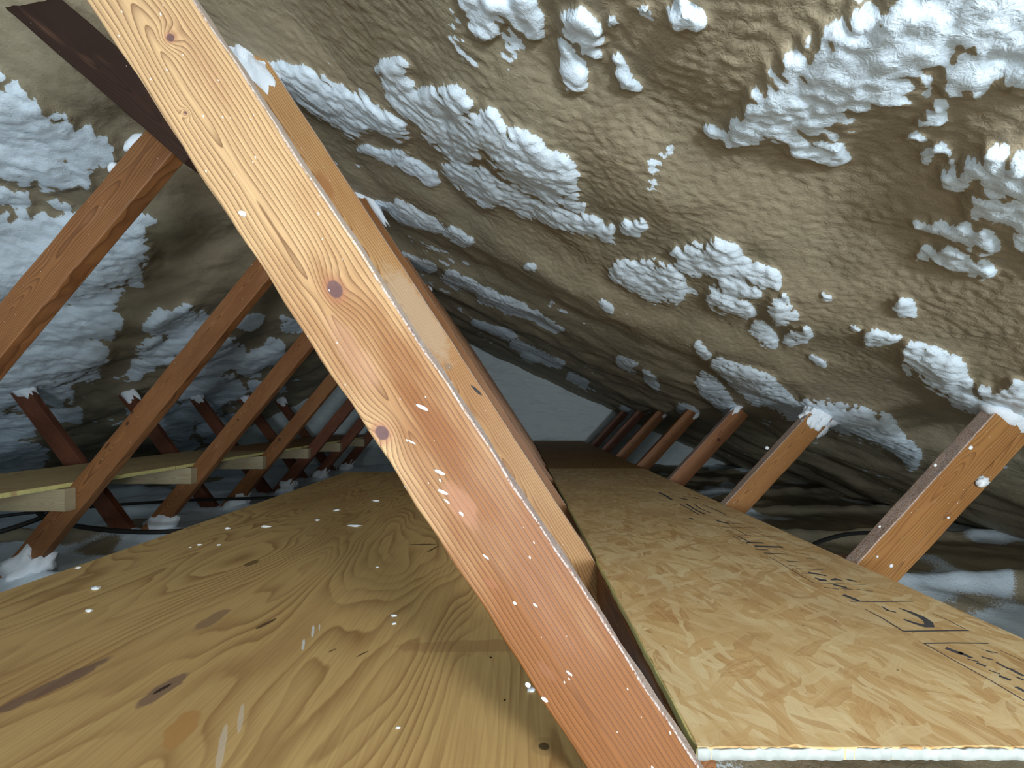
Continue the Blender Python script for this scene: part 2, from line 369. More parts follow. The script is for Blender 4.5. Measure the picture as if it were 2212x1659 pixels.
TR = [0.37, 0.97, 1.54, 2.12, 2.70, 3.28, 3.86, 4.44]      # truss planes
def slope(name, sgn, s, y, caps, seed, amp=1.0):
    S, Y = np.meshgrid(s, y)
    k = 1/math.sqrt(1+SL*SL)
    bx = RX+sgn*S*k; bz = RZ-S*k*SL
    nx, nz = -sgn*SL*k, -k
    def proj(X, Y, Z):
        yy = np.maximum(Y, 0.12); return VX+F*X/yy, VY-F*Z/yy
    px, py = proj(bx+0.02*nx, Y, bz+0.02*nz)
    ux, uy = S+0.02*vn(S*9, Y*9, 5), Y+0.02*vn(S*9, Y*9, 6)
    wob = 10*vn(px/38, py/30, seed+3)
    wb1 = 1-np.minimum(wor(ux*9, uy*9, seed), 1)**2
    w2 = 1-np.minimum(wor(ux*21+3, uy*24, seed+1), 1)**2
    w3 = 1-np.minimum(wor(ux*46+3, uy*60, seed+2), 1)**2
    fine = vn(ux*55, uy*85, seed+9)+0.5*vn(ux*130, uy*170, seed+8)
    h0 = 0.028*vn(S*1.5, Y*1.6, seed+11)+0.013*vn(S*3.4+7, Y*3.6, seed+12)+0.007*vn(ux*8, uy*8, seed+13)
    h0 += 0.011*np.cos(2*PI*(Y-0.37)/0.58+1.2*vn(S*2, Y*2, 55))
    soft = sst(0.0, 0.12, S)                # ease the ridge
    h = h0+0.01
    for it in range(3):
        px, py = proj(bx+nx*h, Y, bz+nz*h)
        P = np.clip(capfield(px+wob, py+wob, caps, True), 0, 1); P[Y < 0.2] = 0
        h = h0+0.007*P+(0.22+0.6*P)*0.006*wb1+(0.22+0.78*np.minimum(P*2, 1))*0.0080*w2+(0.28+0.72*np.minimum(P*3, 1))*0.0055*w3+fine*0.0020
        h = h*amp*soft+0.04*(1-soft)
    X = bx+nx*h; Z = bz+nz*h
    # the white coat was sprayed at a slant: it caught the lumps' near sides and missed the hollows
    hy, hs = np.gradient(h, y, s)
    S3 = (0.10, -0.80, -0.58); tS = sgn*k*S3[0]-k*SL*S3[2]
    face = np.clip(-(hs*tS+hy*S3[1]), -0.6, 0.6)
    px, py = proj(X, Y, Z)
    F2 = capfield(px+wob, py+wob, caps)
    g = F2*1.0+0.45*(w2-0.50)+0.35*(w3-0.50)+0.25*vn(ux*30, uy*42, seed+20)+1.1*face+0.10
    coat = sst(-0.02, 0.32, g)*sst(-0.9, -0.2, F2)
    rnd = vn(S*4, Y*4, seed+30)+0.6*vn(S*17, Y*17, seed+31)+0.5*(w2-0.5)+1.0*face
    coat2 = sst(0.95, 1.15, rnd)
    off = (px < -30) | (px > 2240) | (py < -30) | (Y < 0.3)
    coat = np.where(off, sst(0.25, 0.45, rnd), np.maximum(coat, 0.8*coat2))
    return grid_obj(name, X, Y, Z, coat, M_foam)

sr = np.concatenate([np.arange(-0.04, 2.8, 0.0052), np.linspace(2.8, 4.3, 110)[1:]])
yr = np.concatenate([np.linspace(-2.0, 0.25, 60)[:-1], graded(0.25, YE+0.02, 0.0050, 0.6)])
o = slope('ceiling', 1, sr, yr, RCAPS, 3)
tag(o, 'right roof slope thick with lumpy tan spray foam streaked white', 'ceiling')
slh = np.concatenate([np.arange(-0.04, 4.0, 0.0095), np.linspace(4.0, 4.4, 12)[1:]])
yl = np.concatenate([np.linspace(-2.0, 0.4, 50)[:-1], graded(0.4, YE+0.02, 0.0070, 1.0)])
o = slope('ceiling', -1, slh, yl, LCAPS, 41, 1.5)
tag(o, 'left roof slope of sprayed foam behind the slanting timbers', 'ceiling')

def roof_z(x): return RZ-SL*abs(x-RX)
# gable walls
def gable(name, y0, inward, mat, label):
    xs = np.linspace(-4.75, 2.95, 420); vs = np.linspace(0, 1, 150)
    X, V = np.meshgrid(xs, vs)
    top = RZ-SL*np.abs(X-RX)+0.05
    Z = -0.80+V*(top+0.80)
    h = 0.03*vn(X*2, Z*2.4, 4)+0.012*vn(X*6, Z*9, 8)+0.006*vn(X*12+2*vn(X*3, Z*3, 1), Z*34, 9)+0.003*vn(X*30, Z*70, 10)
    o = grid_obj(name, X, np.full(X.shape, y0)+inward*h, Z, None, mat); tag(o, label, 'wall')
gable('wall_back', YE, -1, M_foam_far, 'far gable wall of smooth grey-white foam')
gable('wall_front', -2.0, 1, M_foam_far, 'gable wall of foam on the near side of the attic')
# floor foam
xs = np.linspace(-4.8, 2.95, 560); ys = np.concatenate([np.linspace(-2, 0.2, 30)[:-1], graded(0.2, YE+0.02, 0.012, 0.9)])
X, Y = np.meshgrid(xs, ys)
h = 0.03*vn(X*2, Y*2, 2)+0.02*vn(X*6, Y*5, 3)+0.008*(1-wor(X*14, Y*14, 5)**2)+0.003*vn(X*50, Y*50, 7)
for t in TR: h += 0.045*np.exp(-((Y-t-0.02)/0.05)**2)
Zf = -0.70+h
coatf = sst(-0.1, 0.35, vn(X*1.1+3, Y*1.6, 12)+0.5*vn(X*4, Y*5, 13)+0.35-1.2*np.exp(-((X-0.6)**2+(Y-0.5)**2)/0.35)-0.45*(X > 0.8)+0.35*(X < -1.0))
o = grid_obj('floor', X, Y, Zf, coatf, M_foam); tag(o, 'low attic floor covered with white and tan foam', 'floor')

# ------------------------------------------------------------------ timbers
def rounded_box(L, Wd, T, nseg, r=0.003, wob=0.0006, seed=0):
    prof = []
    for (sx, sy, a0) in ((1, 1, 0), (-1, 1, 90), (-1, -1, 180), (1, -1, 270)):
        for k in range(4):
            a = math.radians(a0+k*30)
            prof.append((sx*(Wd/2-r)+r*math.cos(a), sy*(T/2-r)+r*math.sin(a)))
    n = len(prof); rnd = random.Random(seed); V = []; Fc = []
    ph = [rnd.uniform(0, 6) for _ in range(8)]
    for i in range(nseg+1):
        x = -L/2+L*i/nseg
        bow = wob*2*math.sin(x*3+ph[0])
        for j, (y, z) in enumerate(prof):
            c = j//4
            e = wob*(math.sin(x*31+ph[c])+0.7*math.sin(x*83+ph[c+4])+rnd.uniform(-.5, .5))
            V.append((x, y+bow+(e if y > 0 else -e), z+e*0.4))
    for i in range(nseg):
        for j in range(n):
            a = i*n+j; b = i*n+(j+1) % n; Fc.append((a, a+n, b+n, b))
    Fc.append(tuple(range(n))); Fc.append(tuple(reversed(range(nseg*n, nseg*n+n))))
    return V, Fc
def timber(name, p0, p1, mat, Wd=0.089, T=0.038, up=(0, -1, 0), nseg=None, seed=0, parent=None, wob=0.0006):
    """p0 top, p1 bottom: centre line of the face towards the viewer, lens-relative"""
    a = Vector(p0); b = Vector(p1); d = b-a; L = d.length; xa = d.normalized()
    za = Vector(up); za = (za-xa*za.dot(xa)).normalized(); ya = za.cross(xa)
    V, Fc = rounded_box(L, Wd, T, nseg or max(6, int(L/0.04)), 0.003, wob, seed)
    o = mesh_obj(name, V, Fc, mat, parent, True)
    n = len(o.data.polygons)
    o.data.polygons.foreach_set('use_smooth', [(i % 16) % 4 != 3 and i < n-2 for i in range(n)])
    ctr = (a+b)/2-za*T/2
    M = Matrix.Identity(4)
    for i in range(3):
        M[i][0], M[i][1], M[i][2] = xa[i], ya[i], za[i]
    M[0][3], M[1][3], M[2][3] = ctr.x, ctr.y, ctr.z+CZ
    o.matrix_world = M
    return o
def local(o, px, py, d):
    p = pix(px, py, d); v = o.matrix_world.inverted() @ Vector((p[0], p[1], p[2]+CZ)); return v.x, v.y
def blob(name, parent, loc, rad, mat, seed=0, amp=0.25, sub=3, rot=0.0):
    """a lumpy closed lump; loc and radii in the parent's local frame"""
    import bmesh
    bm = bmesh.new(); bmesh.ops.create_icosphere(bm, subdivisions=sub, radius=1)
    P = np.array([v.co[:] for v in bm.verts])
    s = 1+amp*vn(P[:, 0]*2.1+P[:, 2]*1.3+seed, P[:, 1]*2.1-P[:, 2]*1.1, seed)+amp*0.6*vn(P[:, 0]*5+P[:, 2]*3, P[:, 1]*5+P[:, 2]*2, seed+1)
    c, q = math.cos(rot), math.sin(rot)
    for v, k in zip(bm.verts, s):
        x, y, z = v.co.x*rad[0]*k, v.co.y*rad[1]*k, v.co.z*rad[2]*k
        v.co = (x*c-y*q+loc[0], x*q+y*c+loc[1], z+loc[2])
    me = bpy.data.meshes.new(name); bm.to_mesh(me); bm.free(); me.shade_smooth(); me.materials.append(mat)
    o = bpy.data.objects.new(name, me); C.objects.link(o)
    if parent is not None: o.parent = parent
    return o

# dimensions of the four runs of web timbers (x as a function of lens-relative z)
AX = lambda z: -0.106-0.655*z
BX = lambda z: -1.496+0.82*z
CX = lambda z: -2.674-0.745*z
DX = lambda z: 0.835+0.058+0.92*(z+0.37)
pale, mid, dark = (0.52, 0.34, 0.175), (0.23, 0.088, 0.024), (0.10, 0.038, 0.014)
# -- the near web timber
A1_0, A1_1 = (AX(0.62), 0.382, 0.62), (AX(-0.64)+0.004, 0.350, -0.64)
tmp = timber('truss_web', A1_0, A1_1, None, Wd=0.0885, nseg=90, seed=1, wob=0.0007)
kn = []
for (px, py, rx, ry) in [(350, 62, 0.0048, 0.0042), (722, 623, 0.0105, 0.0078), (826, 935, 0.0085, 0.0068), (387, 231, 0.0018, 0.0014)]:
    lx, ly = local(tmp, px, py, 0.367); kn.append((lx, ly, rx, ry))
mk = []
for (px, py, rx, ry, rot, col, st) in [(1060, 1255, 0.010, 0.004, 0.3, (0.26, 0.10, 0.05), 0.6), (1180, 1440, 0.014, 0.005, 0.2, (0.22, 0.09, 0.04), 0.7),
        (1000, 1090, 0.03, 0.012, 0, (0.36, 0.17, 0.10), 0.5), 
        (880, 1120, 0.05, 0.012, 0, (0.50, 0.22, 0.08), 0.5), (760, 760, 0.05, 0.014, 0, (0.40, 0.22, 0.15), 0.3)]:
    lx, ly = local(tmp, px, py, 0.367); mk.append((lx, ly, rx, ry, rot, col, st))
M_near = wood_mat('near_timber', pale, mid, dark, 215, kn, mk, dust=0.9, speck=0.8, c0=0.012, x_tint=0.6)  # colour turns darker and redder towards the lower end
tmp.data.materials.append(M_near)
A1 = tag(tmp, 'big near timber crossing the picture, pale knotty face flecked with white', 'timber')
for i, (px, py, rx, ry) in enumerate([(912, 880, 0.0068, 0.0018), (951, 1020, 0.006, 0.0017), (957, 1062, 0.0055, 0.0016), (515, 455, 0.0045, 0.0026), (890, 955, 0.004, 0.001),
        (1112, 1298, 0.0022, 0.0014), (1156, 1302, 0.003, 0.0011), (1175, 1500, 0.004, 0.0018), (1228, 1445, 0.004, 0.0011), (997, 1108, 0.0028, 0.0014), (966, 1082, 0.004, 0.001), (1050, 1200, 0.004, 0.001), (1140, 1470, 0.003, 0.0022)]):
    lx, ly = local(A1, px, py, 0.366)
    f = blob('paint_fleck', A1, (lx, ly, 0.0195), (rx, ry, 0.0008), M_fleck, i, 0.2, 2, rot=0.55 if i < 5 else 0.3)
# -- the other timbers
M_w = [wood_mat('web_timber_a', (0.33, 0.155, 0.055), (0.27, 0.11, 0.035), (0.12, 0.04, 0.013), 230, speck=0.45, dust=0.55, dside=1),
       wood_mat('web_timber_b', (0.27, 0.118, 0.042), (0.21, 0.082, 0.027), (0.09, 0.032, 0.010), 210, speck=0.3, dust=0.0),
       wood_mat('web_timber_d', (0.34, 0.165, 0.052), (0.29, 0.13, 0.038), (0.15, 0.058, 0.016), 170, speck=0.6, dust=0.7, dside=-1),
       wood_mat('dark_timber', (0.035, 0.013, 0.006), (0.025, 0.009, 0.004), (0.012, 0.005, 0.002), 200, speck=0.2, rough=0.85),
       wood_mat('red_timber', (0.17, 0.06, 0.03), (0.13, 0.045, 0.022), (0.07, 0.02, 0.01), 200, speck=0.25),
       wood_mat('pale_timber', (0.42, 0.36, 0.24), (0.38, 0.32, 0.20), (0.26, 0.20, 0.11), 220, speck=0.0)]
M_plank = wood_mat('side_plank_wood', (0.34, 0.165, 0.052), (0.29, 0.13, 0.038), (0.15, 0.058, 0.016), 170, speck=0.5)
def top_of(fn, side):                      # height where a run meets the foam
    z = -0.5
    while roof_z(fn(z)) > z+0.012: z += 0.005
    return z
zA = top_of(AX, 1); zC = top_of(CX, -1); zD = top_of(DX, 1)
ordn = ['', 'second', 'third', 'fourth', 'fifth', 'sixth', 'seventh', 'eighth']
for k, d in enumerate(TR):
    if k == 0: continue
    if k == 1:
        q = timber('truss_web', (AX(zA), d, zA), (AX(-0.66), d, -0.66), None, seed=k+10)
        k1 = [(*local(q, 1027, 845, d), 0.016, 0.006)]
        ms = []
        for (px, py, rx, ry, rot, col, st) in [(1029, 843, 0.022, 0.0045, 0.25, (0.02, 0.018, 0.018), 1.0), (900, 680, 0.17, 0.05, 0.0, (0.50, 0.38, 0.26), 0.55), (968, 792, 0.012, 0.009, 0.6, (0.2, 0.15, 0.11), 0.55),
                                         (700, 400, 0.05, 0.02, 0, (0.30, 0.12, 0.04), 0.6)]:
            ms.append((*local(q, px, py, d), rx, ry, rot, col, st))
        q.data.materials.append(wood_mat('second_timber', (0.50, 0.29, 0.12), (0.43, 0.22, 0.08), (0.20, 0.08, 0.03), 200, marks=ms, speck=0.5, dust=0.5))
    else:
        q = timber('truss_web', (AX(zA), d, zA), (AX(-0.66), d, -0.66), M_w[0], seed=k+10)
    tag(q, f'brown slanting timber close behind the big one, {ordn[k]} in that line' if k < 3 else f'half-hidden brown slanting timber, {ordn[k]} in the line behind the big near timber', 'timber', 'timbers lined up behind the big near one')
    if k <= 4:
        L = (Vector((AX(zA), 0, zA))-Vector((AX(-.66), 0, -.66))).length
        if k == 2: blob('foam_fillet', q, (-L/2+0.06, 0.058, -0.004), (0.16, 0.020, 0.024), M_cap, 44, 0.3)
        b = blob('foam_cap', q, (-L/2+0.03, 0.006, -0.002), (0.10, 0.058, 0.032), M_cap, 5+k, 0.5, 4)
# B run, left side
side_names = {1: 'wide brown slanting timber at the far left edge, nearest of the left row', 2: 'long brown timber left of the big one with a dark knot above the plank', 3: 'slim brown slanting timber, third from the left edge', 4: 'thin brown slanting timber with a round dark knot', 5: 'faint reddish slanting timber, fifth of the left row', 6: 'dim reddish timber, sixth of the left row', 7: 'dimmest timber of the left row, nearest the gable wall'}
for k, d in enumerate(TR):
    if k == 0: continue
    z0 = 0.74
    if k == 1: p0, p1 = (BX(z0)-0.0+0.03, d, z0), (BX(-0.70), d, -0.70)
    else: p0, p1 = (BX(z0), d, z0), (BX(-0.70), d, -0.70)
    q = timber('truss_web', p0, p1, None, seed=k+30, Wd=0.089)
    if k in (2, 3, 4):
        pts = {2: [(285, 891, .010, .007), (275, 915, .012, .008), (232, 962, .018, .005)], 3: [(514, 907, .008, .006)], 4: [(604, 949, .016, .014)]}[k]
        ms = [(*local(q, a, b, d), rx, ry, 0, (0.05, 0.02, 0.01), 0.85) for a, b, rx, ry in pts]
        q.data.materials.append(wood_mat(f'left_timber_{k}', (0.27, 0.118, 0.042), (0.21, 0.082, 0.027), (0.09, 0.032, 0.010), 210, marks=ms, speck=0.3))
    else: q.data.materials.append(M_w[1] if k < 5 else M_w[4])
    tag(q, side_names[k], 'timber', 'slanting timbers of the left row')
    L = (Vector(p0)-Vector(p1)).length
    if k >= 2:
        b = blob('foam_foot', q, (L/2-0.08, 0.02, -0.012), (0.12, 0.07, 0.05), M_cap, 50+k, 0.4)
    if k == 1:
        for (px, py, rx, ry) in [(283, 303, 0.032, 0.013), (238, 358, 0.016, 0.010)]:
            lx, ly = local(q, px, py, d)
            blob('foam_drip', q, (lx, ly, 0.008), (rx, ry, 0.014), M_cap, int(px), 0.15, 3, rot=-0.15)
# C run, far left
for k, d in enumerate(TR):
    if k < 3: continue
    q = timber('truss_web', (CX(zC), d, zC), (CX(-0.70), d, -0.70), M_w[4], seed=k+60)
    nm = {3: 'dark red timber leaning left at the picture edge, white foam over its top', 4: 'dark red timber leaning left, seen through the gap of the left row', 5: 'dark timber leaning left behind the slim third timber'}.get(k)
    tag(q, nm or f'small dark timber leaning left beyond the plank, {["farthest but two", "farthest but one", "farthest"][k-6+1]} in its row', 'timber', 'dark timbers leaning left beyond the plank')
    L = math.hypot(CX(zC)-CX(-.70), zC+.70)
    blob('foam_cap', q, (-L/2+0.02, 0.02, 0.0), (0.10, 0.05, 0.035), M_cap, 70+k, 0.35)
# D run, right side
dn = {1: 'doubled orange-brown post at the right edge with a white foam clump', 2: 'orange post on the right capped by white foam, second from the right edge', 3: 'brown post on the right with a dark knot near its top', 4: 'brown post on the right, fourth from the right edge', 5: 'narrow brown post on the right, fifth from the right edge', 6: 'narrow dim post on the right, sixth from the right edge', 7: 'darkest post on the right, nearest the gable wall'}
for k, d in enumerate(TR):
    if k == 0: continue
    off = 0.027 if k == 1 else (-0.007 if k == 2 else 0.0)
    fn = lambda z: DX(z)+off
    zt = zD-(0.0 if k != 1 else 0.0)
    q = timber('truss_post', (fn(zt), d, zt), (fn(-0.68), d, -0.68), None, seed=k+90, Wd=0.086 if k > 1 else 0.080)
    ms = []
    if k == 3: ms = [(*local(q, 1553, 950, d), 0.014, 0.012, 0, (0.06, 0.02, 0.01), 0.9)]
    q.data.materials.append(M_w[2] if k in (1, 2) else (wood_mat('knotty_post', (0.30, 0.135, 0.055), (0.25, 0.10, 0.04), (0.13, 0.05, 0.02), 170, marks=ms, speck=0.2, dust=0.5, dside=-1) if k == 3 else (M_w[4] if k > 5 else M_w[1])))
    tag(q, dn[k], 'post', 'leaning posts beside the right-hand board')
    L = math.hypot(fn(zt)-fn(-.68), zt+.68)
    if k == 1:
        p = timber('side_plank', (fn(zt)+0.092, d+0.014, zt), (fn(-0.68)+0.092, d+0.014, -0.68), M_plank, Wd=0.030, T=0.036, seed=99)
        M0 = p.matrix_world.copy(); p.parent = q; p.matrix_parent_inverse = q.matrix_world.inverted(); p.matrix_world = M0
        for (px, py, r) in [(2128, 1041, 0.015), (2102, 1033, 0.005), (2110, 1022, 0.004)]:
            lx, ly = local(q, px, py, d); blob('foam_clump', q, (lx, ly, 0.012), (r, r*0.8, r*0.7), M_fleck, px, 0.35, 3)
        for (px, py, r) in [(1925, 1222, 0.0045), (1895, 1202, 0.0028), (2096, 967, 0.005), (2020, 1005, 0.004), (1900, 1137, 0.003), (2048, 1118, 0.003)]:
            lx, ly = local(q, px, py, d); blob('paint_fleck', q, (lx, ly, 0.0195), (r*1.2, r, r*0.5), M_fleck, px, 0.2, 2)
        blob('foam_cap', q, (-L/2+0.015, -0.01, 0.0), (0.035, 0.065, 0.035), M_cap, 3, 0.3)
    if k == 2:
        blob('foam_cap', q, (-L/2+0.03, 0.006, 0.002), (0.075, 0.058, 0.030), M_cap, 8, 0.5, 4)
        lx, ly = local(q, 1659, 968, d); blob('foam_clump', q, (lx, ly, 0.012), (0.008, 0.008, 0.007), M_fleck, 4, 0.1, 2)
    if k in (3, 4, 5):
        blob('foam_cap', q, (-L/2+0.01, 0.03 if k > 3 else -0.03, 0.0), (0.05, 0.018, 0.03), M_cap, 20+k, 0.3)
# dark brace, upper left
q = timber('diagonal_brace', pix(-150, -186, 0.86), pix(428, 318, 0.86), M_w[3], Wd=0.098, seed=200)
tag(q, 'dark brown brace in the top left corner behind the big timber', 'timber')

# ------------------------------------------------------------------ deck boards
ZD = -0.370
def board(name, x0, x1, y0, y1, ztop, th, mat, seed=0, jag=0.0008, ny=60):
    """a flat sheet; its object sits at its own corner so the grain follows the board"""
    rnd = random.Random(seed); cx, cy = (x0+x1)/2, (y0+y1)/2
    V = []; n = 0
    ring = []
    nx = 40
    for i in range(nx): ring.append((x0+(x1-x0)*i/nx, y0, 0, -1))
    for i in range(ny): ring.append((x1, y0+(y1-y0)*i/ny, 1, 0))
    for i in range(nx): ring.append((x1-(x1-x0)*i/nx, y1, 0, 1))
    for i in range(ny): ring.append((x0, y1-(y1-y0)*i/ny, -1, 0))
    ring = [(x-a*abs(rnd.gauss(0, jag)), y-b*abs(rnd.gauss(0, jag))) for x, y, a, b in ring]
    n = len(ring)
    for zz, ins in ((0, 0.0012), (-0.0008, 0.0), (-th+0.0008, 0.0), (-th, 0.0012)):
        for x, y in ring:
            V.append((x-cx+(ins if x < cx else -ins), y-cy+(ins if y < cy else -ins), zz))
    Fc = [tuple(range(n))]
    for r in range(3):
        for j in range(n):
            a = r*n+j; b = r*n+(j+1) % n; Fc.append((a, a+n, b+n, b))
    Fc.append(tuple(reversed(range(3*n, 4*n))))
    o = mesh_obj(name, V, Fc, mat, None, False); o.location = (cx, cy, ztop+CZ)
    return o
# plywood sheet, left of the big timber
PX0, PX1, PY0, PY1 = -1.063, 0.070, -0.06, 2.365
pcx, pcy = (PX0+PX1)/2, (PY0+PY1)/2
pm = []
for (px, py, rx, ry, rot, col, st) in [
        (120, 1478, 0.018, 0.060, -0.25, (0.17, 0.105, 0.085), 0.8), (352, 1490, 0.015, 0.036, -0.1, (0.22, 0.14, 0.10), 0.85), (352, 1487, 0.004, 0.012, -0.3, (0.03, 0.02, 0.015), 0.9),
        (458, 1338, 0.017, 0.038, 0.0, (0.25, 0.15, 0.10), 0.7), (575, 1347, 0.005, 0.022, -0.4, (0.10, 0.055, 0.03), 0.9),
        (1175, 1612, 0.0072, 0.0062, 0, (0.012, 0.008, 0.006), 1.0), (1175, 1612, 0.016, 0.014, 0, (0.30, 0.2, 0.09), 0.35),
        (392, 1575, 0.018, 0.032, 0.5, (0.46, 0.24, 0.08), 0.75), (1060, 1420, 0.002, 0.002, 0, (0.03, 0.02, 0.01), 1), (1090, 1512, 0.002, 0.002, 0, (0.03, 0.02, 0.01), 1),
        (912, 1176, 0.050, 0.0045, 0.05, (0.03, 0.015, 0.01), 0.85), (935, 1186, 0.004, 0.03, -0.4, (0.03, 0.015, 0.01), 0.8),
        (782, 1413, 0.002, 0.012, -0.7, (0.08, 0.05, 0.03), 0.9), (718, 1405, 0.002, 0.008, -0.7, (0.08, 0.05, 0.03), 0.8), (545, 1216, 0.014, 0.022, 0, (0.09, 0.05, 0.02), 0.7),
        (676, 1362, 0.0028, 0.022, 0.45, (0.75, 0.80, 0.85), 0.8), (655, 1392, 0.0028, 0.018, 0.45, (0.75, 0.80, 0.85), 0.75), (690, 1356, 0.0012, 0.014, 0.45, (0.75, 0.80, 0.85), 0.7),
        (520, 1550, 0.003, 0.030, 0.55, (0.72, 0.75, 0.75), 0.35), (480, 1610, 0.004, 0.04, 0.55, (0.75, 0.77, 0.76), 0.35), (1050, 1395, 0.16, 0.018, 0.03, (0.30, 0.15, 0.07), 0.35)]:
    x, y = deck_pt(px, py, ZD); pm.append((x-pcx, y-pcy, rx, ry, rot, col, st))
M_ply = ply_mat('plywood_face', (0.60, 0.41, 0.175), (0.22, 0.10, 0.034), pm)
ply = board('plywood_sheet', PX0, PX1, PY0, PY1, ZD, 0.015, M_ply, 1)
tag(ply, 'broad plywood sheet with swirling grain and a knot hole, left of the big timber', 'board')
# OSB sheet, right
OX0, OX1, OY0, OY1 = 0.197, 0.826, 0.4235, 2.51
osb = board('strand_board', OX0, OX1, OY0, OY1, ZD, 0.0135, osb_mat('pressed_strands'), 2, 0.0012, 150)
osb.rotation_euler = (0, 0, 0)
tag(osb, 'yellow strand board with black stamped boxes, lying at the lower right', 'board')
def strip(name, parent, x0, y0, x1, y1, z0, z1, t, mat, seed):
    """an irregular coated skin along a board edge, in the parent's frame"""
    rnd = random.Random(seed); n = 120; V = []; Fc = []
    dx, dy = x1-x0, y1-y0; L = math.hypot(dx, dy); nx, ny = dy/L, -dx/L
    for i in range(n+1):
        x = x0+dx*i/n; y = y0+dy*i/n
        o1 = t*(1+rnd.uniform(-.6, .6)); zt = z1+rnd.uniform(-.0012, .0006)
        V += [(x, y, zt), (x+nx*o1, y+ny*o1, zt-0.001), (x+nx*o1*1.1, y+ny*o1*1.1, (z0+z1)/2), (x+nx*o1, y+ny*o1, z0+0.0005), (x, y, z0)]
    for i in range(n):
        for j in range(5):
            a = i*5+j; b = i*5+(j+1) % 5; Fc.append((a, b, b+5, a+5))
    Fc.append((0, 1, 2, 3, 4)); Fc.append(tuple(n*5+k for k in (4, 3, 2, 1, 0)))
    return mesh_obj(name, V, Fc, mat, parent)
hx, hy = (OX1-OX0)/2, (OY1-OY0)/2
e = strip('front_edge', osb, -hx, -hy+0.001, hx, -hy+0.001, -0.0135, -0.0006, 0.0016, M_edgew, 5); e['label'] = 'whitewashed rough front edge'
e = strip('side_edge', osb, -hx+0.001, hy, -hx+0.001, -hy, -0.0135, -0.0004, 0.0016, M_edgey, 6); e['label'] = 'yellow raw side edge'
ocx, ocy = (OX0+OX1)/2, (OY0+OY1)/2
def ink(name, strokes, label=None):
    """flat printed strokes traced on the board; strokes = [(points in pixels, width in metres)]"""
    V = []; Fc = []
    for pts, wd in strokes:
        P = [Vector(deck_pt(a, b, ZD)) for a, b in pts]
        wds = wd if isinstance(wd, (list, tuple)) else [wd]*len(P)
        base = len(V)
        for i, p in enumerate(P):
            t = (P[min(i+1, len(P)-1)]-P[max(i-1, 0)]).normalized(); nrm = Vector((-t.y, t.x))*wds[i]/2
            for q in (p+nrm, p-nrm):
                V.append((q.x-ocx, q.y-ocy, 0.0003))
        for i in range(len(P)-1):
            a = base+2*i; Fc.append((a, a+1, a+3, a+2))
    o = mesh_obj(name, V, Fc, M_ink, osb, False)
    if label: o['label'] = label
    return o
def dash(a, b, c, d): return [(a, b), ((a+c)/2, (b+d)/2), (c, d)]
ink('printed_box', [([(1835, 1299), (1900, 1300), (1972, 1299)], [.004, .0035, .003]), ([(1868, 1316), (1905, 1335), (1952, 1364)], [.002, .003, .0035]), ([(1952, 1364), (2010, 1363), (2092, 1362)], .0035), ([(2014, 1325), (2050, 1341), (2085, 1359)], .0015)], 'black stamped square outline')
ink('printed_figure', [([(1942, 1314), (1965, 1322), (1990, 1333), (2005, 1343), (2008, 1352), (1995, 1352), (1975, 1346), (1952, 1338)], [.003, .009, .012, .013, .012, .011, .009, .006]), ([(1905, 1310), (1918, 1319), (1936, 1323)], [.002, .007, .004])], 'thick black stamped figure inside the square')
ink('printed_box', [([(1996, 1390), (2060, 1389), (2135, 1390)], .003), ([(1996, 1390), (2070, 1432), (2140, 1470), (2212, 1513), (2300, 1565)], .002)], 'black stamped frame cut by the picture edge')
ink('printed_text', [(dash(2043, 1400, 2080, 1414), .009), (dash(2070, 1408, 2100, 1422), .007), (dash(2090, 1424, 2115, 1430), .003), (dash(2110, 1432, 2130, 1440), .005), (dash(2120, 1402, 2145, 1412), .001),
    (dash(2130, 1406, 2155, 1411), .003), (dash(2120, 1419, 2146, 1426), .004), (dash(2152, 1431, 2180, 1446), .004), (dash(2180, 1444, 2212, 1461), .006), (dash(2136, 1448, 2160, 1456), .003), (dash(2158, 1460, 2184, 1470), .006), (dash(2195, 1484, 2225, 1500), .006), (dash(2160, 1405, 2212, 1428), .0012), (dash(2195, 1462, 2212, 1470), .004)], 'blurred rows of stamped print')
ink('printed_box', [([(1662, 1203), (1690, 1219), (1730, 1243), (1758, 1259)], .002), ([(1758, 1259), (1800, 1261), (1870, 1263)], .0022)], 'long thin stamped line and cross line')
ink('printed_text', [([(1760, 1248), (1772, 1253), (1787, 1254)], [.004, .014, .010]), ([(1795, 1253), (1808, 1251), (1820, 1255)], [.004, .012, .004]), ([(1828, 1251), (1838, 1254), (1850, 1256)], [.004, .010, .006]), (dash(1780, 1269, 1812, 1273), .003), (dash(1816, 1271, 1842, 1274), .003), (dash(1850, 1273, 1886, 1278), .0025), (dash(1800, 1263, 1830, 1270), .008),
    (dash(1822, 1285, 1855, 1298), .010), (dash(1704, 1222, 1722, 1223), .005), (dash(1720, 1229, 1778, 1231), .003), (dash(1700, 1212, 1730, 1214), .004), (dash(1742, 1207, 1765, 1208), .0025), (dash(1730, 1196, 1750, 1198), .003), (dash(1745, 1236, 1785, 1244), .007), (dash(1730, 1238, 1760, 1240), .003)], 'smudged stamped words')
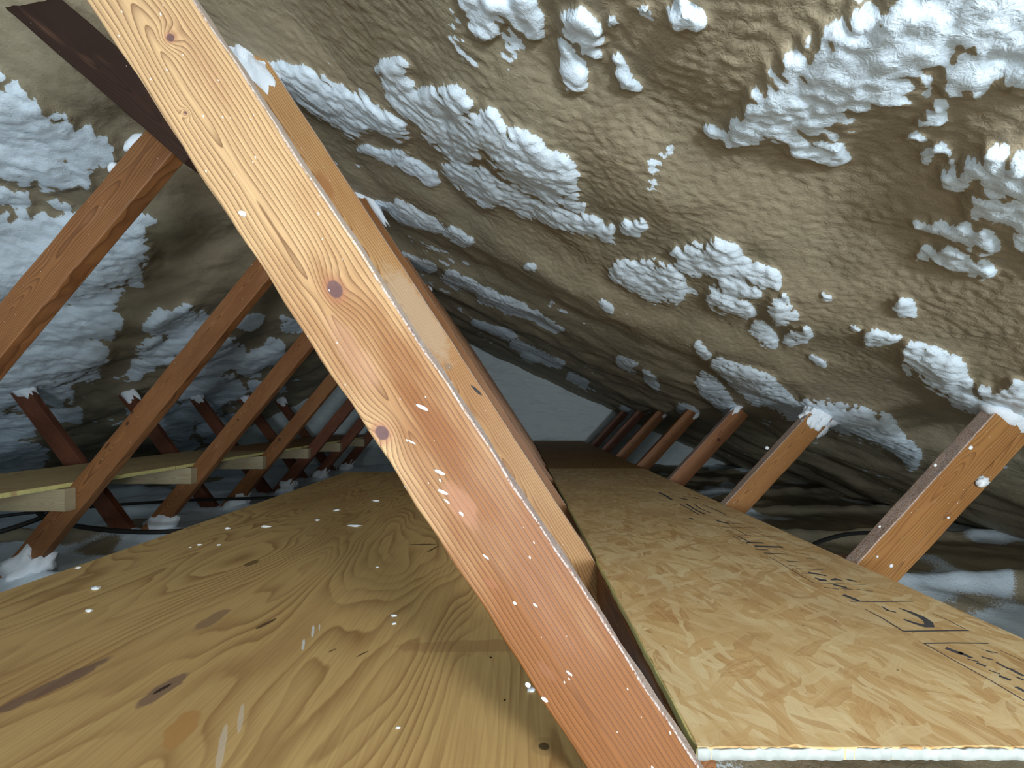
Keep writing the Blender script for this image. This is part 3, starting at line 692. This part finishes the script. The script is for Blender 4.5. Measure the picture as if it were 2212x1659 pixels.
ink('printed_text', [([(1582, 1157), (1600, 1168), (1616, 1176)], .0025), (dash(1592, 1157, 1620, 1172), .005), (dash(1560, 1138, 1600, 1140), .003), (dash(1600, 1140, 1632, 1140), .0025), (dash(1565, 1144, 1590, 1150), .003), (dash(1590, 1143, 1612, 1156), .003), (dash(1612, 1150, 1648, 1150), .0025), (dash(1548, 1125, 1575, 1131), .012), (dash(1575, 1130, 1600, 1131), .003), (dash(1600, 1156, 1680, 1160), .003), (dash(1612, 1172, 1650, 1173), .010), (dash(1630, 1180, 1690, 1182), .012), (dash(1632, 1187, 1660, 1188), .004), (dash(1650, 1195, 1700, 1197), .005)], 'stamped strokes like letters, partly rubbed away')
ink('printed_text', [([(1468, 1088), (1490, 1100), (1510, 1112)], .006), ([(1482, 1088), (1500, 1100), (1522, 1111)], .008), ([(1500, 1090), (1515, 1100), (1535, 1108)], .006), ([(1520, 1090), (1545, 1101), (1570, 1113)], .005), (dash(1440, 1072, 1452, 1080), .012), (dash(1466, 1075, 1486, 1080), .014), (dash(1500, 1074, 1508, 1078), .008), (dash(1490, 1119, 1498, 1122), .012), (dash(1424, 1064, 1440, 1072), .014)], 'faint far rows of stamped print')
# far sheet and the seam
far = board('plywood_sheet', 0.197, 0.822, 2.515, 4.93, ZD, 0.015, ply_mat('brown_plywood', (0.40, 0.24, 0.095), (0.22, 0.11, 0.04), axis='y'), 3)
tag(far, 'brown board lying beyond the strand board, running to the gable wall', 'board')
# bearers under the deck, fixed behind the web timbers
for k, d in enumerate(TR):
    if k == 0: continue
    x0 = -1.04 if k < 4 else 0.05
    q = timber('deck_bearer', (x0, d+0.043, ZD-0.060), (0.895, d+0.043, ZD-0.060), M_w[1], Wd=0.086, seed=300+k)
    tag(q, 'brown bearer hidden under the floor boards', 'timber', 'bearers carrying the floor boards')
q = timber('deck_bearer', (-1.04, 0.13, ZD-0.060), (0.06, 0.13, ZD-0.060), M_w[1], Wd=0.086, seed=320)
tag(q, 'brown bearer hidden under the floor boards', 'timber', 'bearers carrying the floor boards')
q = timber('edge_runner', (0.214, 0.45, ZD-0.0145), (0.214, 0.955, ZD-0.0145), M_w[1], Wd=0.038, T=0.086, up=(0, 0, 1), seed=340)
tag(q, 'brown runner under the left edge of the strand board', 'timber')
# raised ledge board on the far left
ZL = -0.283
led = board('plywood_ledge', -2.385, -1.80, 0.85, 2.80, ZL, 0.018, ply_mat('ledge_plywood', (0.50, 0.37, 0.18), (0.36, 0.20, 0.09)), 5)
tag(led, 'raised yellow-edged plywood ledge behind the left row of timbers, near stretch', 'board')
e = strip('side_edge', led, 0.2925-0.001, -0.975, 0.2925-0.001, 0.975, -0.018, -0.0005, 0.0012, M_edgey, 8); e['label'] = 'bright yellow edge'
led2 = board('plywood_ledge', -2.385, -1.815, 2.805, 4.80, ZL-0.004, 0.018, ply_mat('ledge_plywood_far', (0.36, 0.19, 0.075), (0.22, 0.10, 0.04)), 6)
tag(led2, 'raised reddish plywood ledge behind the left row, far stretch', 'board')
e = strip('side_edge', led2, 0.285-0.001, -0.9975, 0.285-0.001, 0.9975, -0.018, -0.0005, 0.0012, M_edgey, 9); e['label'] = 'yellow edge'
nmb = {1: 'hidden short bearer under the ledge at the left picture edge', 2: 'short pale bearer under the ledge left of the long knotted timber', 3: 'short pale bearer whose sawn end shows under the ledge', 4: 'short pale bearer under the ledge beside the thin knotted timber'}
for k, d in enumerate(TR):
    if k == 0: continue
    q = timber('ledge_bearer', (-2.40, d-0.040, ZL-0.0185-0.0445-0.006*(k > 3)), (-1.770, d-0.040, ZL-0.0185-0.0445-0.006*(k > 3)), M_w[5], Wd=0.087, seed=330+k)
    tag(q, nmb.get(k, 'dim bearer under the far stretch of the ledge'), 'timber', 'short bearers under the ledge')
# bottom chords half buried in the floor foam
for k, d in enumerate(TR):
    if k == 0: continue
    q = timber('bottom_chord', (-4.3, d+0.045, -0.735), (2.4, d+0.045, -0.735), M_w[4], Wd=0.085, seed=360+k)
    tag(q, 'long timber buried in the foam of the attic floor', 'timber', 'buried bottom timbers of the trusses')
# ------------------------------------------------------------------ cables
def cable(name, pts, r, label):
    P = [Vector(p) for p in pts]; C2 = []
    for i in range(len(P)-1):              # Catmull-Rom through the points
        a, b, c, d = P[max(i-1, 0)], P[i], P[i+1], P[min(i+2, len(P)-1)]
        for k in range(14):
            t = k/14
            C2.append(0.5*((2*b)+(c-a)*t+(2*a-5*b+4*c-d)*t*t+(3*b-a-3*c+d)*t**3))
    C2.append(P[-1]); V = []; Fc = []; m = 10
    for i, p in enumerate(C2):
        t = (C2[min(i+1, len(C2)-1)]-C2[max(i-1, 0)]).normalized()
        u = t.cross(Vector((0, 0, 1))).normalized(); v = t.cross(u)
        for j in range(m):
            a = 2*PI*j/m; q = p+u*(math.cos(a)*r)+v*(math.sin(a)*r); V.append((q.x, q.y, q.z+CZ))
    for i in range(len(C2)-1):
        for j in range(m):
            Fc.append((i*m+j, i*m+(j+1) % m, (i+1)*m+(j+1) % m, (i+1)*m+j))
    Fc.append(tuple(range(m))); Fc.append(tuple((len(C2)-1)*m+j for j in reversed(range(m))))
    o = mesh_obj(name, V, Fc, M_cable); tag(o, label, 'cable')
def fz(x, y): return -0.66
cable('cable', [(-3.2, 1.2, -.60), (-2.6, 1.75, -.60), (-2.35, 2.0, -.50), (-2.28, 2.02, -.46), (-2.42, 1.94, -.45), (-2.3, 1.92, -.55), (-1.75, 1.93, -.60), (-1.2, 2.35, -.62)], 0.012, 'thick black cable looping on the floor foam at the left edge')
cable('cable', [(-3.4, 1.6, -.60), (-2.9, 2.3, -.60), (-2.3, 2.6, -.60), (-1.5, 2.7, -.58), (-1.0, 3.6, -.60)], 0.010, 'black cable on the floor foam behind the knotted timber')
cable('cable', [(1.0, 1.35, -.60), (1.15, 1.55, -.56), (1.5, 1.75, -.555), (1.9, 1.9, -.60)], 0.009, 'short dark cable on the floor foam between the two nearest posts')
# ------------------------------------------------------------------ white crumbs on the plywood
cr = [(207, 1273, .011, 'largest white foam crumb near the left edge of the plywood'), (193, 1321, .007, 'flat white crumb just below the largest one'),
      (430, 1178, .006, 'white crumb near the plywood edge, middle of three'), (473, 1178, .005, 'white crumb near the plywood edge, rightmost of three'), (411, 1183, .004, 'tiny white crumb near the plywood edge, leftmost of three'),
      (492, 1143, .008, 'pale crumb on the dark far part of the plywood'), (575, 1139, .018, 'long thin white sliver on the dark plywood'), (764, 1137, .026, 'longest white sliver, close to the big timber'),
      (812, 1083, .017, 'white sliver farthest back beside the big timber'), (727, 1103, .012, 'curled white crumb on the dark plywood'), (686, 1125, .008, 'small white crumb left of the longest sliver'),
      (851, 1332, .006, 'upper of two white flakes near the shadow edge'), (851, 1348, .004, 'lower of two white flakes near the shadow edge'), (1148, 1492, .006, 'white crumb touching the big timber low down'),
      (860, 1573, .003, 'lone white dot on the bright plywood'), (815, 1226, .004, 'small crumb on the plywood below the crack'), (168, 1228, .006, 'faint crumb by the plywood edge, far left')]
rr = random.Random(4)
for i, (px, py, r, lab) in enumerate(cr):
    x, y = deck_pt(px, py, ZD)
    thin = 0.3 if r > .015 else rr.uniform(.45, .8)
    o = blob('foam_crumb', None, (0, 0, 0), (r, r*thin, min(0.0035, r*0.4)), M_fleck, i, 0.5, 2, rot=rr.uniform(-0.3, 0.5))
    o.location = (x, y, ZD+CZ+min(0.0035, r*0.4)*0.75)
    tag(o, lab, 'crumb', 'white crumbs on the plywood')
